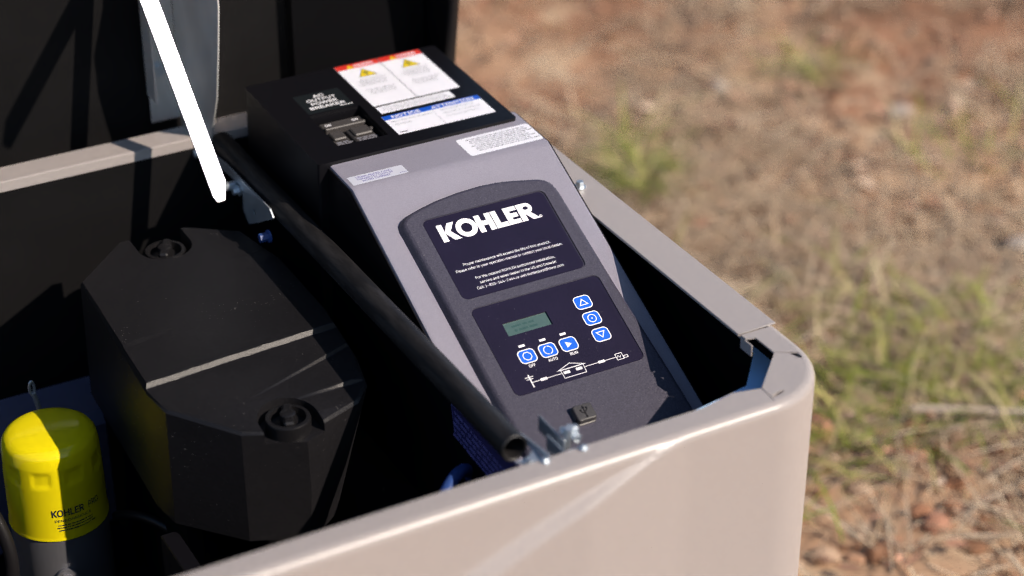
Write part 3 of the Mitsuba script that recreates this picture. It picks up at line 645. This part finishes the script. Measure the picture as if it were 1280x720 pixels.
# small rubber cap below the keypad
cap = rrect(-157.2, -138.6, -8.2, 8.2, 2.2)
c0 = np.array(cap.buffer(0.8).exterior.coords)[:-1]; c0 = c0[:-1] if np.allclose(c0[0], c0[-1]) else c0
def cap_ring(b, h):
    g = rrect(-156.6 - b, -139.2 + b, -7.6 - b, 7.6 + b, 2.4 + max(b, -1.5)); c_ = np.array(g.exterior.coords)[:-1]
    return np.c_[c_, np.full(len(c_), h)]
capm = loft([cap_ring(1.0, 0.0), cap_ring(1.0, 1.0), cap_ring(0.2, 1.4), cap_ring(0.0, 5.6), cap_ring(-0.35, 6.3), cap_ring(-1.1, 6.7)], True, True)
k = put(K_ + '__port_cap', pm(capm), 'usb_grey', 40, label='small dark grey rubber cap with a trident symbol')
sy = [ln([(-148, -4.6), (-148, 4.0)], 0.9), ln([(-148, -2.2), (-151.0, 0.2), (-151.0, 1.6)], 0.8), ln([(-148, -0.6), (-145.2, 1.4), (-145.2, 2.8)], 0.8), Polygon([(-149.4, 3.4), (-146.6, 3.4), (-148, 5.8)]), Point(-151, 1.8).buffer(0.9), sbox(-146, 2.2, -144.4, 3.8), Point(-148, -4.8).buffer(1.0)]
put(k + '__symbol', pm(prism(shapely.union_all(sy), 6.72, 6.95)), 'black_steel')
put(k + '__finger_notch', pm(cbox(-157.4, -153.8, -7.4, -3.2, 1.0, 5.0, 0.4)), 'black_steel')

# navy service label on the left side of the box
SL = frame((xl - 0.0014, 0.2127, -0.0665), (0, -1, 0), (0, 0, 1), (-1, 0, 0))
lp = Polygon([(0, 0), (0.006, -0.027), (0.125, -0.040), (0.125, 0.010)])
k = put(K_ + '__service_label', tr(prism(lp, 0, 0.0004), SL), 'label_navy', label='shaded purple service label on the left side of the box')
pr = []
for i in range(5):
    w_ = word_bars(0.004, 0.118, -0.0045 - 0.0058 * i, 0.0034, 200 + i, 0.03, 0.0002); w_.apply_transform(trimesh.transformations.rotation_matrix(-0.07, [0, 0, 1])); pr.append(w_)
pr.append(prism(lp.buffer(-0.0005).difference(lp.buffer(-0.0012)), 0, 0.0002))
m = cat(pr); m.apply_translation([0, 0, 0.0005])
put(k + '__lettering', tr(m, SL), 'navy_print')

# ================================================================== AIR FILTER COVER
A_ = 'air_filter_cover'
labels[A_] = {'label': 'big black ribbed plastic engine cover with two turn knobs left of the tube', 'category': 'engine cover'}
oct_ = Polygon([(-0.4605, 0.327), (-0.4560, 0.296), (-0.412, 0.2445), (-0.3640, 0.2235), (-0.3090, 0.2445), (-0.2915, 0.2640), (-0.284, 0.300), (-0.280, 0.37), (-0.280, 0.47), (-0.291, 0.535), (-0.335, 0.565), (-0.398, 0.567), (-0.4528, 0.5135)])
def cover_z(x, y):
    z = np.full_like(x, -0.0455)
    z -= 0.0012 * np.clip((0.46 - y) / 0.10, 0, 1)
    st1 = 0.334 + 0.012 * (x + 0.46) / 0.18
    z -= 0.0042 * np.clip((st1 - y) / 0.0033, 0, 1) + 0.05 * np.clip(st1 - 0.0033 - y, 0, 1)
    l2 = 0.3175 + (x + 0.287) * 0.36
    z -= 0.0026 * np.clip((x + 0.395) / 0.09, 0, 1) * np.clip((l2 - y) / 0.002, 0, 1)
    l3 = 0.272 + (x + 0.294) * 0.10
    z -= 0.0030 * np.clip((x + 0.365) / 0.06, 0, 1) * np.clip((l3 - y) / 0.0024, 0, 1)
    z -= 0.10 * np.clip((0.275 + 0.10 * np.abs(x + 0.37) - y), 0, 1) * np.clip((-0.35 - x) / 0.03, 0, 1)
    z -= 0.0012 * np.clip((y - 0.487 - 0.03 * (x + 0.36)) / 0.002, 0, 1) * np.clip((x + 0.33) / 0.03, 0, 1)
    z -= 0.0008 * np.clip((0.395 + 0.12 * (x + 0.46) - y) / 0.0015, 0, 1) * np.clip((-0.395 - x) / 0.04, 0, 1)
    return z
gx = np.linspace(-0.466, -0.236, 66)
gy = np.unique(np.r_[np.linspace(0.2215, 0.570, 158), np.linspace(0.315, 0.352, 60), np.linspace(0.262, 0.318, 70)])
gx = np.linspace(-0.468, -0.276, 150)
GX, GY = np.meshgrid(gx, gy, indexing='ij'); nx_, ny_ = GX.shape
hull_ = oct_.convex_hull
ed = shapely.distance(hull_.exterior, shapely.points(GX.ravel(), GY.ravel()))
top_v = np.c_[GX.ravel(), GY.ravel(), cover_z(GX.ravel(), GY.ravel())]; bot_v = np.c_[GX.ravel(), GY.ravel(), np.full(GX.size, -0.20)]
ii, jj = np.meshgrid(np.arange(nx_ - 1), np.arange(ny_ - 1), indexing='ij'); q = (ii * ny_ + jj).ravel(); M_ = GX.size
ft = np.vstack([np.c_[q, q + ny_, q + ny_ + 1], np.c_[q, q + ny_ + 1, q + 1]])
rim = np.r_[np.arange(0, M_ - ny_, ny_), np.arange(M_ - ny_, M_ - 1), np.arange(M_ - 1, ny_ - 1, -ny_), np.arange(ny_ - 1, 0, -1)]
nx2 = np.roll(rim, -1)
sd_ = np.vstack([np.c_[rim, rim + M_, nx2 + M_], np.c_[rim, nx2 + M_, nx2]])
block = m3.Manifold(m3.Mesh(np.vstack([top_v, bot_v]).astype(np.float32), np.vstack([ft, ft[:, ::-1] + M_, sd_]).astype(np.uint32)))
bd = np.array(oct_.convex_hull.exterior.coords)[:-1]
cen = np.array([-0.37, 0.40])
bi = np.array([c for c in oct_.convex_hull.buffer(-0.0022, join_style=2).exterior.coords][:-1])
def botp(q_):
    q_ = q_ + (q_ - cen) * 0.02
    return np.c_[np.minimum(q_[:, 0], -0.338 + 0.10 * (q_[:, 0] + 0.338)), q_[:, 1]]
hz = cover_z(bd[:, 0], bd[:, 1])
env = m3.Manifold.hull_points(np.vstack([np.c_[botp(bd), np.full(len(bd), -0.164)], np.c_[bd, hz - 0.0022], np.c_[bi, cover_z(bi[:, 0], bi[:, 1]) + 0.0002],
                                      np.array([(x_, 0.335 + 0.012 * (x_ + 0.46) / 0.18, -0.0445) for x_ in np.linspace(-0.456, -0.286, 9)])]).astype(np.float32))
knobc = [(-0.3705, 0.2465), (-0.3640, 0.5390)]
mm3 = block ^ env
for (cx, cy), dz in zip(knobc, (-0.0700, -0.066)):
    mm3 = mm3 - m3.Manifold.cylinder(0.08, 0.0248, 0.0248, 44).translate((cx, cy, dz))
mm3 = mm3 - m3.Manifold.cube((0.0496, 0.06, 0.08)).translate((knobc[0][0] - 0.0248, knobc[0][1] - 0.06, -0.0700))
mm3 = mm3 - m3.Manifold.cube((0.0496, 0.06, 0.08)).translate((knobc[1][0] - 0.0248, knobc[1][1], -0.0660))
mo = mm3.to_mesh(); man = trimesh.Trimesh(mo.vert_properties[:, :3], mo.tri_verts, process=False)
put(A_ + '__shell', man, 'cover_plastic', 22)
def knob(cx, cy, z, rot):
    ms = lathe([(0.0185, z - 0.016), (0.0188, z - 0.001), (0.0180, z + 0.0005), (0.0150, z + 0.0008), (0.0140, z - 0.006), (0.0, z - 0.006)], (cx, cy, 0), 40)
    bar = cbox(-0.0150, 0.0150, -0.0042, 0.0042, -0.006, 0.0042, 0.0016); bar.apply_transform(trimesh.transformations.rotation_matrix(rot, [0, 0, 1])); bar.apply_translation([cx, cy, z])
    k_ = put(A_ + '__knob', ms, 'knob_plastic', 35)
    put(k_ + '__grip', cat([bar, lathe([(0.0065, z - 0.006), (0.0065, z + 0.004), (0.005, z + 0.005)], (cx, cy, 0), 24)]), 'knob_plastic', 35)
knob(*knobc[0], -0.0580, 1.25); knob(*knobc[1], -0.0500, 1.1)

# ================================================================== OIL FILTER and engine
O_ = 'oil_filter'
fc = (-0.5150, 0.4475)
labels[O_] = {'label': 'yellow oil filter canister half in sun at the lower left', 'category': 'oil filter'}
n = 192; tt = np.arange(n) * 2 * np.pi / n
zt0, zb0 = -0.1400, -0.2320
prof_f = [(0.0, 0.0), (0.014, -0.0002), (0.026, -0.0012), (0.0335, -0.0027), (0.0384, -0.0055), (0.0411, -0.0098), (0.0422, -0.0180)] + [(0.0423 + 0.00006 * k_, -0.0195 - 0.0018 * k_) for k_ in range(11)] + [(0.0430, -0.0400), (0.0432, -0.060), (0.0434, -0.0880), (0.0442, -0.0895), (0.0442, -0.0917), (0.041, -0.0920)]
rings = []
for r, z in prof_f[1:]:
    fl = np.clip((0.0085 - abs(z + 0.0285)) / 0.0040, 0, 1)
    w = 0.5 + 0.5 * np.cos(tt * 9); dent = 0.0013 * fl * np.clip((w - 0.30) * 3, 0, 1)
    rr = r - dent
    rings.append(np.c_[fc[0] + rr * np.cos(tt), fc[1] + rr * np.sin(tt), np.full(n, zt0 + z)])
can = loft(rings[::-1])
put(O_ + '__can', can, 'filter_yellow', 40)
ring_r = 0.0437
def wrap(mesh, a0):
    v = mesh.vertices.copy(); a = a0 + v[:, 0] / ring_r
    mesh = mesh.copy(); mesh.vertices = np.c_[fc[0] + (ring_r + v[:, 2]) * np.cos(a), fc[1] + (ring_r + v[:, 2]) * np.sin(a), v[:, 1]]
    return mesh
cam_a = math.atan2(-0.88, -0.48)
tx = [fat('KOHLER', 0.0290, -0.2060, 0.0068, -0.004, 0.0001, True), fat('PRO', 0.012, -0.2060, 0.0066, 0.030, 0.0001, False), fat('PERFORMANCE', 0.0340, -0.2120, 0.0026, -0.002, 0.0001)]
tx += [word_bars(-0.002, 0.034, v, 0.0012, 300 + i, 0.1, 0.0001) for i, v in enumerate((-0.2155, -0.2182, -0.2210))]
put(O_ + '__lettering', wrap(cat(tx), cam_a + 0.20), 'dark_print', label='black lettering round the yellow can')
put(O_ + '__base', lathe([(0.038, -0.40), (0.0420, -0.36), (0.0430, -0.26), (0.0430, zb0 - 0.0008), (0.030, zb0 - 0.0007)], (fc[0], fc[1], 0), 64), 'cast_metal', 35, label='grey metal base under the yellow can')
a = cam_a + 0.25
bp = np.array([fc[0] + 0.043 * math.cos(a), fc[1] + 0.043 * math.sin(a), -0.272]); bdv = np.array([math.cos(a), math.sin(a), 0])
put(O_ + '__base__bolt', cat([cyl(bp, bp + bdv * 0.004, 0.010, 24), cyl(bp + bdv * 0.004, bp + bdv * 0.009, 0.0065, 6)]), 'cast_metal', 25)

G_ = 'engine_block'
labels[G_] = {'label': 'dark shaded engine block beneath the black cover', 'category': 'engine'}
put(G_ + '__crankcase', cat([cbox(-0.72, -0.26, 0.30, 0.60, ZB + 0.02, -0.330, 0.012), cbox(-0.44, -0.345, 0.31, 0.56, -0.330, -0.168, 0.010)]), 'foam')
put(G_ + '__shroud', cat([cbox(-0.60, -0.37, 0.530, 0.610, -0.330, -0.200, 0.010)]), 'engine_paint', label='blue grey shroud behind the yellow filter')
put(G_ + '__base_bracket', cat([cbox(-0.470, -0.455, 0.21, 0.30, -0.24, -0.176, 0.001), cbox(-0.455, -0.40, 0.21, 0.212, -0.24, -0.190, 0.001)]), 'black_steel')
for x, y, z in ((-0.4555, 0.2085, -0.182), (-0.445, 0.2085, -0.200), (-0.4405, 0.2085, -0.192)):
    put(G_ + '__bolt', cyl((x, y, z), (x, y - 0.004, z), 0.0032, 6), 'zinc')
put('dipstick', cat([sweep(spline([(-0.499, 0.522, -0.23), (-0.500, 0.524, -0.180), (-0.505, 0.524, -0.152)], 12), 0.0024, 8), sweep([(-0.5055 + 0.0022 * math.cos(q_), 0.524, -0.147 + 0.007 * math.sin(q_)) for q_ in np.linspace(-1.5, 4.7, 24)], 0.0014, 8)]), 'zinc', 35, 'thin metal dipstick standing behind the yellow filter', 'dipstick')
put('fuel_hose', sweep(spline([(-0.470, 0.428, -0.240), (-0.448, 0.395, -0.230), (-0.425, 0.36, -0.245), (-0.41, 0.34, -0.30)], 30), 0.0042, 10), 'rubber', True, 'thin black hose from the yellow filter to under the cover', 'hose')
put('wiring_loom', sweep(spline([(-0.62, 0.50, -0.13), (-0.582, 0.44, -0.185), (-0.570, 0.42, -0.23), (-0.585, 0.42, -0.30)], 30), 0.006, 10), 'rubber', True, 'black wiring bundle at the far left beside the yellow filter', 'cable')
put('coolant_hose', sweep([(-0.262 + 0.026 * math.cos(q_), 0.165 + 0.02 * math.cos(q_), -0.130 + 0.026 * math.sin(q_)) for q_ in np.linspace(0.2, 3.6, 30)], 0.0055, 12), 'blue_nylon', True, 'blue hose loop low beside the service label', 'hose')
# alternator end and cables seen dimly in the gap between cover and tube
put('alternator', cat([cyl((-0.245, 0.42, -0.30), (-0.245, 0.20, -0.30), 0.10, 40), cyl((-0.245, 0.20, -0.30), (-0.245, 0.188, -0.30), 0.045, 30)]), 'black_steel', 30, 'dark round alternator end deep between the cover and the box', 'alternator')
